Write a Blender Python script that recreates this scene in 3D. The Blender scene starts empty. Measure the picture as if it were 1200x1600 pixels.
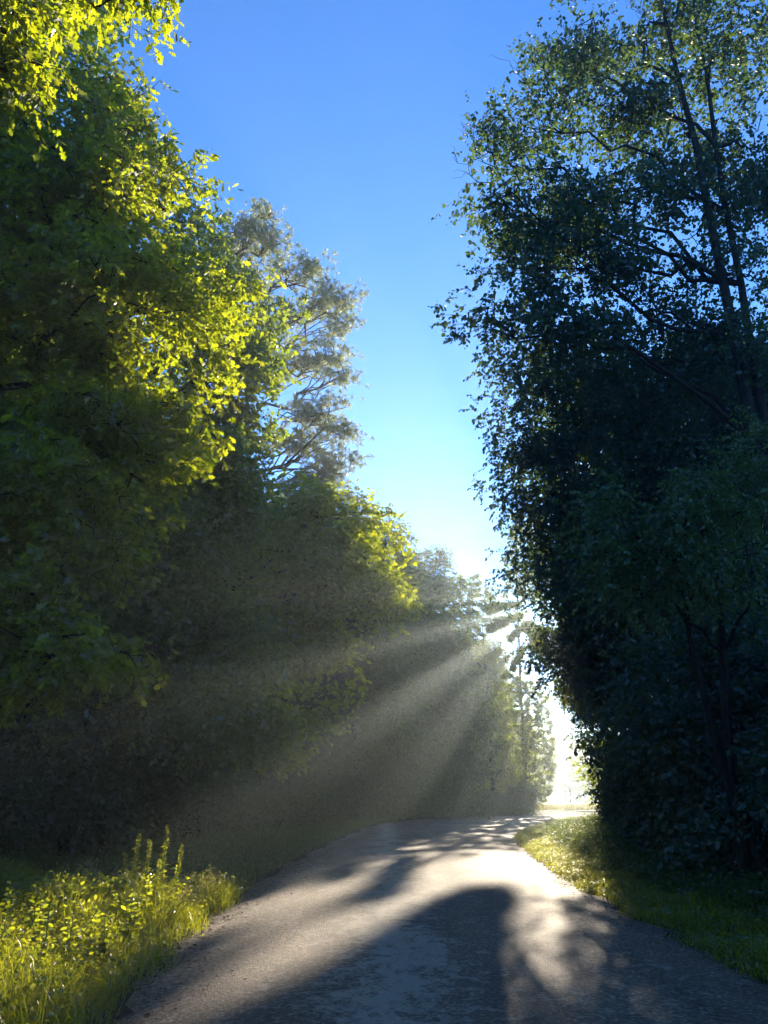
import bpy, math
import numpy as np
from mathutils import Vector, noise as mnoise

rng = np.random.default_rng(11)
S = bpy.context.scene
COL = S.collection
R = math.radians
PITCH, F, EYE = R(20.3), 1202.0, 1.6
CP, SP = math.cos(PITCH), math.sin(PITCH)


def at(px, py, Y):
    """photo pixel (1200x1600) at a ground distance Y -> world point"""
    a, b = (px - 600) / F, (800 - py) / F
    fy, fz = CP - b * SP, b * CP + SP
    k = Y / fy
    return np.array([a * k, Y, EYE + fz * k])


def px2m(py, Y):
    b = (800 - py) / F
    return Y / (CP - b * SP) / F


# ------------------------------------------------------------------ objects
def link(o, parent=None):
    COL.objects.link(o)
    if parent is not None:
        o.parent = parent
    return o


def mesh_obj(name, V, T, mat, parent=None, smooth=False, origin=None):
    V = np.asarray(V, dtype=np.float32)
    T = np.asarray(T, dtype=np.int32)
    if origin is not None:
        V = V - np.asarray(origin, dtype=np.float32)
    me = bpy.data.meshes.new(name)
    n, m, k = len(V), len(T), T.shape[1]
    me.vertices.add(n)
    me.vertices.foreach_set('co', V.ravel())
    me.loops.add(m * k)
    me.loops.foreach_set('vertex_index', T.ravel())
    me.polygons.add(m)
    me.polygons.foreach_set('loop_start', np.arange(0, m * k, k, dtype=np.int32))
    me.polygons.foreach_set('loop_total', np.full(m, k, dtype=np.int32))
    if smooth:
        me.polygons.foreach_set('use_smooth', np.ones(m, dtype=bool))
    me.update(calc_edges=True)
    me.materials.append(mat)
    return link(bpy.data.objects.new(name, me), parent)


def tag(o, label=None, cat=None, group=None, kind=None):
    if label: o['label'] = label
    if cat: o['category'] = cat
    if group: o['group'] = group
    if kind: o['kind'] = kind
    return o


def empty(name, loc, label, cat, group=None):
    o = bpy.data.objects.new(name, None)
    o.empty_display_size = .3
    o.location = loc
    return tag(link(o), label, cat, group)


def copy_tree(o, parent=None):
    c = o.copy()
    COL.objects.link(c)
    c.parent = parent
    for ch in o.children:
        copy_tree(ch, c)
    return c


class Soup:
    def __init__(s):
        s.v, s.t, s.n = [], [], 0

    def add(s, V, T):
        s.v.append(np.asarray(V, dtype=np.float32))
        s.t.append(np.asarray(T, dtype=np.int64) + s.n)
        s.n += len(V)

    def build(s, name, mat, parent=None, smooth=False, origin=None):
        if not s.v:
            return None
        return mesh_obj(name, np.concatenate(s.v), np.concatenate(s.t), mat, parent, smooth, origin)


def norm(a):
    return a / np.maximum(np.linalg.norm(a, axis=-1, keepdims=True), 1e-9)


def tube(path, rad, sides=7, wob=0.0):
    P = np.asarray(path, dtype=float)
    rad = np.broadcast_to(np.asarray(rad, dtype=float), (len(P),))
    tan = norm(np.gradient(P, axis=0))
    ref = np.where(np.abs(tan[:, 2:3]) > .9, np.array([[1., 0, 0]]), np.array([[0, 0, 1.]]))
    u = norm(np.cross(tan, ref))
    w = np.cross(tan, u)
    a = np.linspace(0, 2 * np.pi, sides, endpoint=False)
    rr = rad[:, None] * (1 + wob * rng.normal(size=(len(P), sides)))
    V = P[:, None] + rr[..., None] * (np.cos(a)[None, :, None] * u[:, None] + np.sin(a)[None, :, None] * w[:, None])
    V = V.reshape(-1, 3)
    T = []
    for i in range(len(P) - 1):
        for j in range(sides):
            k = (j + 1) % sides
            p, q, r_, s_ = i * sides + j, i * sides + k, (i + 1) * sides + k, (i + 1) * sides + j
            T += [(p, q, r_), (p, r_, s_)]
    return V, np.array(T)


def curve_to(p0, p1, n=8, bow=.12, jit=.04):
    p0, p1 = np.asarray(p0, float), np.asarray(p1, float)
    L = np.linalg.norm(p1 - p0)
    t = np.linspace(0, 1, n)[:, None]
    P = p0 + (p1 - p0) * t
    P = P + np.array([0, 0, 1.]) * (np.sin(t * np.pi) * L * bow)
    j = rng.normal(size=(n, 3)) * L * jit
    j[0] = 0; j[-1] = 0
    return P + j


# ------------------------------------------------------------------ leaf shapes
LEAF4 = (np.array([[0, 0, 0], [.45, .30, .05], [1, 0, -.10], [.45, -.30, .05]]), np.array([[0, 2, 1], [0, 3, 2]]))
LEAF6 = (np.array([[0, 0, 0], [.22, .30, .05], [.68, .30, .05], [1, 0, -.1], [.68, -.30, .05], [.22, -.30, .05]]),
         np.array([[0, 3, 1], [1, 3, 2], [0, 5, 3], [5, 4, 3]]))
_up = [(.0, .02), (.22, .12), (.30, .07), (.45, .27), (.54, .13), (.72, .25), (.80, .12), (1, 0)]
LEAFOAK_V = [(.5, 0, 0)] + [(x, y, .12 * y) for x, y in _up] + [(x, -y, .12 * y) for x, y in _up[:-1]][::-1]
_n = len(LEAFOAK_V) - 1
LEAFOAK = (np.array(LEAFOAK_V), np.array([[0, 1 + i, 1 + (i + 1) % _n] for i in range(_n)]))
BLADE = (np.array([[0, .5, 0], [0, -.5, 0], [.5, .36, .0], [.5, -.36, .0], [1, 0, -.12]]),
         np.array([[0, 1, 2], [1, 3, 2], [2, 3, 4]]))


def leaves(tpl, P, D, N, size, width=1.0):
    """leaf meshes: base P, direction D, normal N, length size"""
    tv, tt = tpl
    D = norm(D)
    Sx = norm(np.cross(N, D))
    N = np.cross(D, Sx)
    size = np.broadcast_to(np.asarray(size, float), (len(P),))
    V = (P[:, None] + size[:, None, None] * (tv[None, :, 0:1] * D[:, None] + width * tv[None, :, 1:2] * Sx[:, None]
                                             + tv[None, :, 2:3] * N[:, None]))
    T = tt[None] + (np.arange(len(P)) * len(tv))[:, None, None]
    return V.reshape(-1, 3), T.reshape(-1, 3)


def sprays(centres, outward, K, J, sig, tl, L, droop=.35, tpl=LEAF4, upn=.45, width=1.0):
    """K twigs of J leaves round each clump centre -> leaf mesh arrays and twig starts/ends"""
    n = len(centres)
    C = np.repeat(centres, K, 0)
    O = np.repeat(outward, K, 0)
    P0 = C + np.clip(rng.normal(size=C.shape), -1.6, 1.6) * np.asarray(sig)
    D = norm(O * .7 + rng.normal(size=C.shape) * .65 + np.array([0, 0, -droop]))
    ln = tl * rng.uniform(.6, 1.3, (len(C), 1))
    j = (np.arange(J) + .5) / J
    base = P0[:, None] + D[:, None] * (ln * j[None])[..., None]
    side = norm(np.cross(D, np.array([0, 0, 1.])) + 1e-4)
    sg = np.where(np.arange(J) % 2, 1., -1.)[None, :, None]
    ld = D[:, None] * .55 + side[:, None] * sg * .8 + rng.normal(size=base.shape) * .35 + np.array([0, 0, -droop * .8])
    ln_ = np.array([0, 0, upn]) + rng.normal(size=base.shape) * .62
    base, ld, ln_ = base.reshape(-1, 3), ld.reshape(-1, 3), ln_.reshape(-1, 3)
    size = L * rng.uniform(.45, 1.35, len(base))
    return leaves(tpl, base, ld, ln_, size, width), P0, P0 + D * ln


# ------------------------------------------------------------------ materials
def new_mat(name):
    m = bpy.data.materials.new(name)
    m.use_nodes = True
    nt = m.node_tree
    for n in list(nt.nodes):
        nt.nodes.remove(n)
    out = nt.nodes.new('ShaderNodeOutputMaterial')
    return m, nt, out


def node(nt, typ, **kw):
    n = nt.nodes.new(typ)
    for k, v in kw.items():
        if k == 'inp':
            for kk, vv in v.items():
                n.inputs[kk].default_value = vv
        else:
            setattr(n, k, v)
    return n


def ramp(nt, fac, stops):
    r = nt.nodes.new('ShaderNodeValToRGB')
    e = r.color_ramp.elements
    while len(e) < len(stops):
        e.new(.5)
    for el, (p, c) in zip(e, stops):
        el.position = p
        el.color = (*c, 1)
    nt.links.new(fac, r.inputs[0])
    return r.outputs[0]


def leaf_mat(name, dif, tra, mix=.5, gloss=.05, rough=.4):
    m, nt, out = new_mat(name)
    g = node(nt, 'ShaderNodeNewGeometry')
    lo, hi = [tuple(c * f for c in dif) for f in (.65, 1.35)]
    c1 = ramp(nt, g.outputs['Random Per Island'], [(0, lo), (.7, dif), (1, hi)])
    tl = (tra[0] * .62, tra[1] * .72, tra[2] * .8)
    th = (tra[0] * 1.3, tra[1] * 1.16, tra[2])
    c2 = ramp(nt, g.outputs['Random Per Island'], [(0, tl), (.5, tra), (1, th)])
    d = node(nt, 'ShaderNodeBsdfDiffuse'); nt.links.new(c1, d.inputs[0])
    t = node(nt, 'ShaderNodeBsdfTranslucent'); nt.links.new(c2, t.inputs[0])
    mx = node(nt, 'ShaderNodeMixShader', inp={0: mix})
    nt.links.new(d.outputs[0], mx.inputs[1]); nt.links.new(t.outputs[0], mx.inputs[2])
    gl = node(nt, 'ShaderNodeBsdfGlossy', inp={'Roughness': rough, 'Color': (1, 1, 1, 1)})
    mg = node(nt, 'ShaderNodeMixShader', inp={0: gloss})
    nt.links.new(mx.outputs[0], mg.inputs[1]); nt.links.new(gl.outputs[0], mg.inputs[2])
    nt.links.new(mg.outputs[0], out.inputs[0])
    return m


def bark_mat(name, c0, c1):
    m, nt, out = new_mat(name)
    tc = node(nt, 'ShaderNodeTexCoord')
    mp = node(nt, 'ShaderNodeMapping', inp={'Scale': (9, 9, 1.6)})
    nt.links.new(tc.outputs['Object'], mp.inputs[0])
    no = node(nt, 'ShaderNodeTexNoise', inp={'Scale': 2.0, 'Detail': 6})
    nt.links.new(mp.outputs[0], no.inputs[0])
    c = ramp(nt, no.outputs[0], [(.35, c0), (.65, c1)])
    b = node(nt, 'ShaderNodeBsdfPrincipled', inp={'Roughness': .95, 'Specular IOR Level': .1})
    bp = node(nt, 'ShaderNodeBump', inp={'Strength': .7, 'Distance': .04})
    nt.links.new(no.outputs[0], bp.inputs['Height'])
    nt.links.new(c, b.inputs['Base Color']); nt.links.new(bp.outputs[0], b.inputs['Normal'])
    nt.links.new(b.outputs[0], out.inputs[0])
    return m


M_oak = leaf_mat('oak_leaf', (.020, .052, .024), (.50, .58, .012), .55, .045, .42)
M_maple = leaf_mat('maple_leaf', (.018, .050, .026), (.52, .62, .014), .5, .05, .4)
M_maple_shade = leaf_mat('maple_leaf_shade', (.018, .052, .036), (.40, .52, .02), .46, .06, .4)  # bluer, duller copy of the maple leaf: shade put into its colour
M_far = leaf_mat('forest_leaf', (.022, .050, .034), (.26, .30, .03), .42, .05, .45)
M_edge = leaf_mat('edge_leaf_backlit', (.030, .055, .018), (.42, .48, .02), .5, .05, .42)  # brighter copy of the forest leaf, with backlight put into its colour
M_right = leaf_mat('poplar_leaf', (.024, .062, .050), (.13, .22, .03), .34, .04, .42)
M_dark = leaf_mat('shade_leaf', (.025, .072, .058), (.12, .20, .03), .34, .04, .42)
M_frond = leaf_mat('frond_leaf', (.045, .110, .034), (.14, .26, .03), .35, .05, .4)
M_needle = leaf_mat('pine_needle', (.14, .18, .10), (.50, .56, .24), .55, .05, .4)
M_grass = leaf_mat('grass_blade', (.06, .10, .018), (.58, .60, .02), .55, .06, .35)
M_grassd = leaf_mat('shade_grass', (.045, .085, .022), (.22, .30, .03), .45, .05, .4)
M_straw = leaf_mat('straw_blade', (.24, .20, .07), (.45, .40, .10), .45, .05, .4)
M_weed = leaf_mat('weed_leaf', (.06, .11, .02), (.58, .62, .02), .55, .06, .35)
M_litter = leaf_mat('dry_leaf', (.13, .055, .022), (.22, .09, .02), .25, .03, .5)
M_bark = bark_mat('bark', (.016, .014, .012), (.050, .042, .034))
M_pbark = bark_mat('pine_bark', (.10, .060, .035), (.24, .14, .08))
M_stem = leaf_mat('green_stem', (.07, .10, .03), (.2, .25, .04), .3, .05, .4)


# ------------------------------------------------------------------ the setting
LEFT = np.array([(-1.5, -14), (-1.6, -4), (-1.8, 4), (-2.02, 6.7), (-2.4, 11), (-2.45, 18), (-2.1, 28), (-1.4, 40), (0, 54), (3, 63), (8, 70.5), (14, 75), (24, 79), (40, 83), (80, 90), (200, 100)], float)
RIGHT = np.array([(3.2, -14), (3.2, -4), (3.4, 4), (3.55, 8.5), (3.55, 11.8), (3.8, 18), (4.4, 26), (5.6, 36), (8, 46), (11, 53.5), (16, 60), (22, 63.5), (30, 67), (44, 71), (82, 79), (200, 90)], float)


def resample(P, n):
    s = np.r_[0, np.cumsum(np.linalg.norm(np.diff(P, axis=0), axis=1))]
    f = np.linspace(0, 1, n) ** 1.0 * s[-1]
    # catmull-rom through the points
    out = []
    for q in f:
        i = int(min(np.searchsorted(s, q, 'right') - 1, len(P) - 2))
        t = (q - s[i]) / (s[i + 1] - s[i])
        p0, p1, p2, p3 = P[max(i - 1, 0)], P[i], P[i + 1], P[min(i + 2, len(P) - 1)]
        out.append(.5 * ((2 * p1) + (-p0 + p2) * t + (2 * p0 - 5 * p1 + 4 * p2 - p3) * t * t + (-p0 + 3 * p1 - 3 * p2 + p3) * t ** 3))
    return np.array(out)


def resample_idx(P, per):
    out = []
    for i in range(len(P) - 1):
        for t in np.arange(per) / per:
            p0, p1, p2, p3 = P[max(i - 1, 0)], P[i], P[i + 1], P[min(i + 2, len(P) - 1)]
            out.append(.5 * ((2 * p1) + (-p0 + p2) * t + (2 * p0 - 5 * p1 + 4 * p2 - p3) * t * t + (-p0 + 3 * p1 - 3 * p2 + p3) * t ** 3))
    out.append(P[-1])
    return np.array(out)


LE, RE = resample_idx(LEFT, 14), resample_idx(RIGHT, 14)


def dist_poly(x, y, L):
    """signed distance to an edge polyline (positive = to its left, facing along it)"""
    p = np.stack([np.ravel(x), np.ravel(y)], 1)
    best = np.full(len(p), 1e9); sg = np.ones(len(p))
    for a, b in zip(L[:-1], L[1:]):
        d = b - a
        t = np.clip(((p - a) @ d) / (d @ d), 0, 1)
        q = p - (a + t[:, None] * d)
        dd = np.hypot(q[:, 0], q[:, 1])
        cr = d[0] * (p[:, 1] - a[1]) - d[1] * (p[:, 0] - a[0])
        u = dd < best
        best = np.where(u, dd, best); sg = np.where(u, np.sign(cr), sg)
    return (best * sg).reshape(np.shape(x))


def sstep(a, b, x):
    t = np.clip((x - a) / (b - a), 0, 1)
    return t * t * (3 - 2 * t)


def wave(x, y):
    return (np.sin(x * .9 + 1.3 * np.sin(y * .37)) * np.cos(y * .7 + .8 * np.sin(x * .5)) + .5 * np.sin(x * 2.3 + y * 1.7))


def ground_z(x, y):
    dl = dist_poly(x, y, LEFT)       # >0 left of the road
    dr = -dist_poly(x, y, RIGHT)     # >0 right of the road
    z = np.full(np.shape(x), -.05)
    z = z + sstep(.0, 1.6, dl) * .12 + sstep(1.5, 9, dl) * .25
    z = z + sstep(.0, 1.5, dr) * .12 + sstep(.8, 4.0, dr) * .30
    off = sstep(.3, 2.0, np.maximum(dl, dr))
    return z + off * .05 * wave(x, y)


# ground: one sheet to the horizon, finer near the camera
def axis(lo, hi):
    near = np.arange(-30, 100.1, 1.0)
    a = [v for v in (-1500, -700, -350, -180, -110, -70, -48, -38) if v >= lo]
    b = [v for v in (110, 130, 170, 240, 350, 520, 800, 1200, 1600) if v <= hi]
    return np.array(sorted(set(list(near) + a + b)), float)


gx = axis(-1500, 1600); gy = axis(-110, 1600)
GX, GY = np.meshgrid(gx, gy)
GZ = ground_z(GX, GY)
nx, ny = len(gx), len(gy)
idx = np.arange(nx * ny).reshape(ny, nx)
Q = np.stack([idx[:-1, :-1], idx[:-1, 1:], idx[1:, 1:], idx[1:, :-1]], -1).reshape(-1, 4)
m, nt, out = new_mat('forest_floor')
tc = node(nt, 'ShaderNodeTexCoord')
n1 = node(nt, 'ShaderNodeTexNoise', inp={'Scale': .35, 'Detail': 5}); nt.links.new(tc.outputs['Object'], n1.inputs[0])
n2 = node(nt, 'ShaderNodeTexNoise', inp={'Scale': 14., 'Detail': 8, 'Roughness': .7}); nt.links.new(tc.outputs['Object'], n2.inputs[0])
c1 = ramp(nt, n1.outputs[0], [(.35, (.045, .060, .018)), (.65, (.060, .045, .024))])
c2 = ramp(nt, n2.outputs[0], [(.3, (.35, .35, .35)), (.7, (1.3, 1.25, 1.1))])
mm = node(nt, 'ShaderNodeMixRGB', blend_type='MULTIPLY', inp={0: 1.0})
nt.links.new(c1, mm.inputs[1]); nt.links.new(c2, mm.inputs[2])
b = node(nt, 'ShaderNodeBsdfPrincipled', inp={'Roughness': .95})
bp = node(nt, 'ShaderNodeBump', inp={'Strength': 1, 'Distance': .05}); nt.links.new(n2.outputs[0], bp.inputs['Height'])
nt.links.new(mm.outputs[0], b.inputs['Base Color']); nt.links.new(bp.outputs[0], b.inputs['Normal']); nt.links.new(b.outputs[0], out.inputs[0])
M_floor = m
tag(mesh_obj('ground', np.stack([GX, GY, GZ], -1).reshape(-1, 3), Q, M_floor, smooth=True),
    'dark forest floor and verges on both sides of the road', 'ground', kind='structure')

# road
ncr = 15
jl = np.array([.10 * math.sin(i * .9) + .06 * math.sin(i * 2.3 + 1) + .04 * math.sin(i * 5.1) for i in range(len(LE))])
jr = np.array([.10 * math.sin(i * .8 + 2) + .06 * math.sin(i * 2.7) + .04 * math.sin(i * 4.7) for i in range(len(RE))])
rows = []
for i in range(len(LE)):
    a, bb = LE[i], RE[i]
    u = (bb - a) / np.linalg.norm(bb - a)
    a = a - u * .06 + u * jl[i]; bb = bb + u * .06 + u * jr[i]
    for k in range(ncr):
        t = k / (ncr - 1)
        p = a + (bb - a) * t
        z = .07 * (1 - (2 * t - 1) ** 2) + .012
        if k in (0, ncr - 1): z = -.03
        rows.append((p[0], p[1], z))
idx = np.arange(len(LE) * ncr).reshape(len(LE), ncr)
Q = np.stack([idx[:-1, :-1], idx[:-1, 1:], idx[1:, 1:], idx[1:, :-1]], -1).reshape(-1, 4)
m, nt, out = new_mat('worn_asphalt')
tc = node(nt, 'ShaderNodeTexCoord')
P = tc.outputs['Object']
big = node(nt, 'ShaderNodeTexNoise', inp={'Scale': .5, 'Detail': 6, 'Roughness': .6})
mpb = node(nt, 'ShaderNodeMapping', inp={'Scale': (2.2, .45, 1)}); nt.links.new(P, mpb.inputs[0]); nt.links.new(mpb.outputs[0], big.inputs[0])
agg = node(nt, 'ShaderNodeTexVoronoi', inp={'Scale': 55.}); nt.links.new(P, agg.inputs[0])
fine = node(nt, 'ShaderNodeTexNoise', inp={'Scale': 24., 'Detail': 7, 'Roughness': .8}); nt.links.new(P, fine.inputs[0])
patch = node(nt, 'ShaderNodeTexNoise', inp={'Scale': 5.5, 'Detail': 5, 'Roughness': .65, 'Distortion': .6})
mpp = node(nt, 'ShaderNodeMapping', inp={'Scale': (1.0, .8, 1)}); nt.links.new(P, mpp.inputs[0]); nt.links.new(mpp.outputs[0], patch.inputs[0])
cb = ramp(nt, big.outputs[0], [(.3, (.11, .082, .058)), (.7, (.23, .168, .112))])
cf = ramp(nt, fine.outputs[0], [(.3, (.12, .12, .13)), (.5, (.85, .85, .85)), (.66, (2.8, 2.6, 2.4))])
mm = node(nt, 'ShaderNodeMixRGB', blend_type='MULTIPLY', inp={0: 1.0})
nt.links.new(cb, mm.inputs[1]); nt.links.new(cf, mm.inputs[2])
# a worn pale band where the surface has been scraped down to the stone (runs along the middle of the lane)
sx = node(nt, 'ShaderNodeSeparateXYZ'); nt.links.new(P, sx.inputs[0])
wv = node(nt, 'ShaderNodeTexNoise', inp={'Scale': .5, 'Detail': 3}); wv.noise_dimensions = '1D'; nt.links.new(sx.outputs[1], wv.inputs['W'])
ad = node(nt, 'ShaderNodeMath', operation='MULTIPLY_ADD', inp={1: 1.1, 2: -.42}); nt.links.new(wv.outputs[0], ad.inputs[0])
sb = node(nt, 'ShaderNodeMath', operation='SUBTRACT'); nt.links.new(sx.outputs[0], sb.inputs[0]); nt.links.new(ad.outputs[0], sb.inputs[1])
ab = node(nt, 'ShaderNodeMath', operation='ABSOLUTE'); nt.links.new(sb.outputs[0], ab.inputs[0])
bd = node(nt, 'ShaderNodeMapRange', inp={1: .05, 2: .85, 3: .24, 4: 0.0}); nt.links.new(ab.outputs[0], bd.inputs[0])
pf = node(nt, 'ShaderNodeMath', operation='MULTIPLY_ADD', inp={1: .45, 2: -.22}); nt.links.new(fine.outputs[0], pf.inputs[0])
pq = node(nt, 'ShaderNodeMath', operation='ADD'); nt.links.new(patch.outputs[0], pq.inputs[0]); nt.links.new(pf.outputs[0], pq.inputs[1])
pm = node(nt, 'ShaderNodeMath', operation='ADD'); nt.links.new(pq.outputs[0], pm.inputs[0]); nt.links.new(bd.outputs[0], pm.inputs[1])
pmask = ramp(nt, pm.outputs[0], [(.55, (0, 0, 0)), (.72, (1, 1, 1))])
m2 = node(nt, 'ShaderNodeMixRGB', blend_type='MIX', inp={2: (.50, .43, .33, 1)})
pmf = node(nt, 'ShaderNodeMath', operation='MULTIPLY', inp={1: .62}); nt.links.new(pmask, pmf.inputs[0])
nt.links.new(pmf.outputs[0], m2.inputs[0]); nt.links.new(mm.outputs[0], m2.inputs[1])
b = node(nt, 'ShaderNodeBsdfPrincipled', inp={'Roughness': .78, 'Specular IOR Level': .3})
hs = node(nt, 'ShaderNodeMath', operation='MULTIPLY_ADD', inp={1: -.35}); nt.links.new(agg.outputs['Distance'], hs.inputs[0]); nt.links.new(fine.outputs[0], hs.inputs[2])
h2 = node(nt, 'ShaderNodeMath', operation='MULTIPLY_ADD', inp={1: .8}); nt.links.new(patch.outputs[0], h2.inputs[0]); nt.links.new(hs.outputs[0], h2.inputs[2])
bp = node(nt, 'ShaderNodeBump', inp={'Strength': 1.0, 'Distance': .03}); nt.links.new(h2.outputs[0], bp.inputs['Height'])
nt.links.new(m2.outputs[0], b.inputs['Base Color']); nt.links.new(bp.outputs[0], b.inputs['Normal']); nt.links.new(b.outputs[0], out.inputs[0])
tag(mesh_obj('road', np.array(rows), Q, m, smooth=True), 'narrow worn asphalt road curving right between the trees', 'road', kind='structure')

# open field beyond the bend and right of the tree row
m, nt, out = new_mat('field_grass')
tc = node(nt, 'ShaderNodeTexCoord')
n1 = node(nt, 'ShaderNodeTexNoise', inp={'Scale': .25, 'Detail': 8}); nt.links.new(tc.outputs['Object'], n1.inputs[0])
c1 = ramp(nt, n1.outputs[0], [(.35, (.16, .17, .05)), (.65, (.30, .27, .10))])
b = node(nt, 'ShaderNodeBsdfPrincipled', inp={'Roughness': .9}); nt.links.new(c1, b.inputs['Base Color']); nt.links.new(b.outputs[0], out.inputs[0])
fv = [(12, 82), (24, 83.5), (40, 87), (80, 95), (900, 150), (900, 900), (-60, 900), (6, 130)]
fv2 = [(24, -60), (900, -60), (900, 120), (200, 84), (84, 73), (46, 65), (30, 60), (24, 54)]
V = [(x, y, .25 if y < 109 and 5 < x < 201 else .56) for x, y in fv] + [(x, y, .56 if x > 300 else .25) for x, y in fv2]
me = bpy.data.meshes.new('field')
me.from_pydata(V, [], [list(range(8)), list(range(8, 16))])
me.materials.append(m)
tag(link(bpy.data.objects.new('field', me)), 'sunlit pale yellow field beyond the bend of the road', 'field', kind='structure')


# ------------------------------------------------------------------ trees
def blob_centres(c, r, n, shell=.5, gap=.0, freq=.5):
    out = []
    tries = 0
    while len(out) < n and tries < n * 12:
        tries += 1
        d = rng.normal(size=3); d /= np.linalg.norm(d)
        q = d * (shell + (1 - shell) * rng.random() ** .6)
        p = c + q * r
        if gap and mnoise.noise(Vector(p * freq)) < gap - .5:
            continue
        if p[2] < .25:
            continue
        out.append((p, d))
    if not out:
        return np.zeros((0, 3)), np.zeros((0, 3))
    return np.array([o[0] for o in out]), np.array([o[1] for o in out])


def make_tree(name, label, cat, base, blobs, leafmat, L, k, sig, height=None, group=None, K=24, J=8, tl=.45, droop=.35,
              tpl=LEAF4, trunk_r=.25, lean=None, gap=.0, twigs=False, barkmat=None, width=1.0, shell=.5, stems=1, limb_n=7, lpart='limb', loc=None):
    """blobs: (px, py, Y, rpx, rpy[, density]) in photo pixels at distance Y, or world boxes ('w', x,y,z, rx,ry,rz, dens)"""
    barkmat = barkmat or M_bark
    bz = float(ground_z(np.array([base[0]]), np.array([base[1]]))[0])
    o3 = np.array([base[0], base[1], bz])
    root = empty(name, tuple(o3), label, cat, group)
    B = []
    for bl in blobs:
        if bl[0] == 'w':
            B.append((np.array(bl[1:4], float), np.array(bl[4:7], float), bl[7] if len(bl) > 7 else 1.0))
        else:
            s = px2m(bl[1], bl[2])
            B.append((at(*bl[:3]), np.array([bl[3] * s, (bl[3] + bl[4]) * .5 * s, bl[4] * s * 1.03]), bl[5] if len(bl) > 5 else 1.0))
    top = height or max(b[0][2] for b in B)
    cx = np.mean([b[0] for b in B], axis=0)
    lean_to = np.array([base[0], base[1], 0]) * .75 + np.array([cx[0], cx[1], 0]) * .25 if lean is None else np.array([*lean, 0])
    tpaths = []
    for s_ in range(stems):
        n = 12
        t = np.linspace(0, 1, n)
        off = rng.normal(size=2) * .5 * s_
        P = np.stack([base[0] + (s_ * .35) + (lean_to[0] + off[0] - base[0]) * t ** 1.4, base[1] + (lean_to[1] + off[1] - base[1]) * t ** 1.4, bz - .25 + (top - bz + .25) * t], 1)
        P[1:, :2] += np.cumsum(rng.normal(size=(n - 1, 2)) * .07, 0)
        r = trunk_r * (1 - .85 * t) * (1 + .7 * np.exp(-t * 18)) * (1 if s_ == 0 else .75)
        V, T = tube(P, r, 10, .05)
        tpaths.append(P)
        tob = mesh_obj('trunk', V, T, barkmat, root, True, o3)
    cs = Soup(); tw = Soup()
    nl = 0
    for (c, r, dens) in B:
        area = 4 * np.pi * ((r[0] * r[1]) ** 1.6 / 3 + (r[0] * r[2]) ** 1.6 / 3 + (r[1] * r[2]) ** 1.6 / 3) ** (1 / 1.6)
        n = max(4, int(area * k * dens))
        cc, dd = blob_centres(c, r, n, shell, gap)
        if len(cc):
            (V, T), t0, t1 = sprays(cc, dd, K, J, sig, tl, L, droop, tpl, width=width)
            keep = None
            cs.add(V, T)
            if twigs:
                for q in rng.choice(len(t0), min(len(t0), int(len(cc) * 3)), replace=False):
                    hub = cc[q // K]
                    Vt, Tt = tube([hub, (hub + t0[q]) / 2 + rng.normal(size=3) * .03, t0[q], t1[q]], [.012, .009, .006, .003], 3)
                    tw.add(Vt, Tt)
        # a limb from the trunk into this clump
        tp = tpaths[rng.integers(len(tpaths))]
        hz = np.clip(c[2] - (.35 + .25 * rng.random()) * np.linalg.norm(c[:2] - np.array(base)) - .3, bz + (top - bz) * .12, tp[-2][2])
        i = int(np.argmin(np.abs(tp[:, 2] - hz)))
        if nl < limb_n:
            ls = Soup()
            path = curve_to(tp[i], c, 9, .10, .035)
            lr = max(.02, trunk_r * .38 * (1 - .5 * i / len(tp)))
            ls.add(*tube(path, np.linspace(lr, lr * .3, 9), 6, .06))
            for q in (rng.choice(len(cc), min(len(cc), 7), replace=False) if len(cc) else []):
                st = path[rng.integers(5, 9)]
                ls.add(*tube(curve_to(st, cc[q], 6, .05, .05), np.linspace(lr * .32, .008, 6), 4, .05))
            ls.build(lpart, barkmat, tob, True, o3)
            nl += 1
    cs.build('crown', leafmat, root, False, o3)
    if twigs:
        tw.build('twigs', barkmat, root, False, o3)
    return root


SG = (.42, .42, .24)
# --- left side
make_tree('oak_tree', 'large oak with sunlit lobed leaves filling the upper left, overhanging the near verge', 'tree', (-8.6, 12.6),
          [(60, 60, 12.4, 125, 110, .8), (120, 215, 12.2, 110, 105, .8), (215, 215, 13.0, 62, 60, .5), (190, 120, 12.8, 50, 40, .4), (160, 350, 12, 110, 115, .8), (260, 330, 13.2, 66, 70, .5), (200, 480, 12, 110, 112, .8), (310, 450, 13.6, 66, 75, .5),
           (200, 610, 12, 100, 105, .8), (310, 560, 13.6, 66, 75, .5), (300, 660, 13.2, 60, 66, .5), (255, 735, 12.6, 55, 38, .5), (130, 700, 11.6, 110, 95), (55, 480, 12.6, 150, 170), (70, 330, 12.6, 140, 120), (110, 800, 11.8, 100, 85, .8), (80, 920, 12, 110, 95), (70, 1040, 11.6, 100, 70), (-60, 700, 12.5, 130, 200),
           (-90, 350, 13, 130, 240), (-60, 950, 12.5, 110, 130), (170, 870, 12.6, 40, 30, .5), (185, 1000, 12.4, 30, 40, .5)],
          M_oak, .165, 1.45, (.36, .36, .22), height=19, K=22, J=8, tl=.42, droop=.45, tpl=LEAFOAK, trunk_r=.34, twigs=True, gap=.40)
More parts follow.
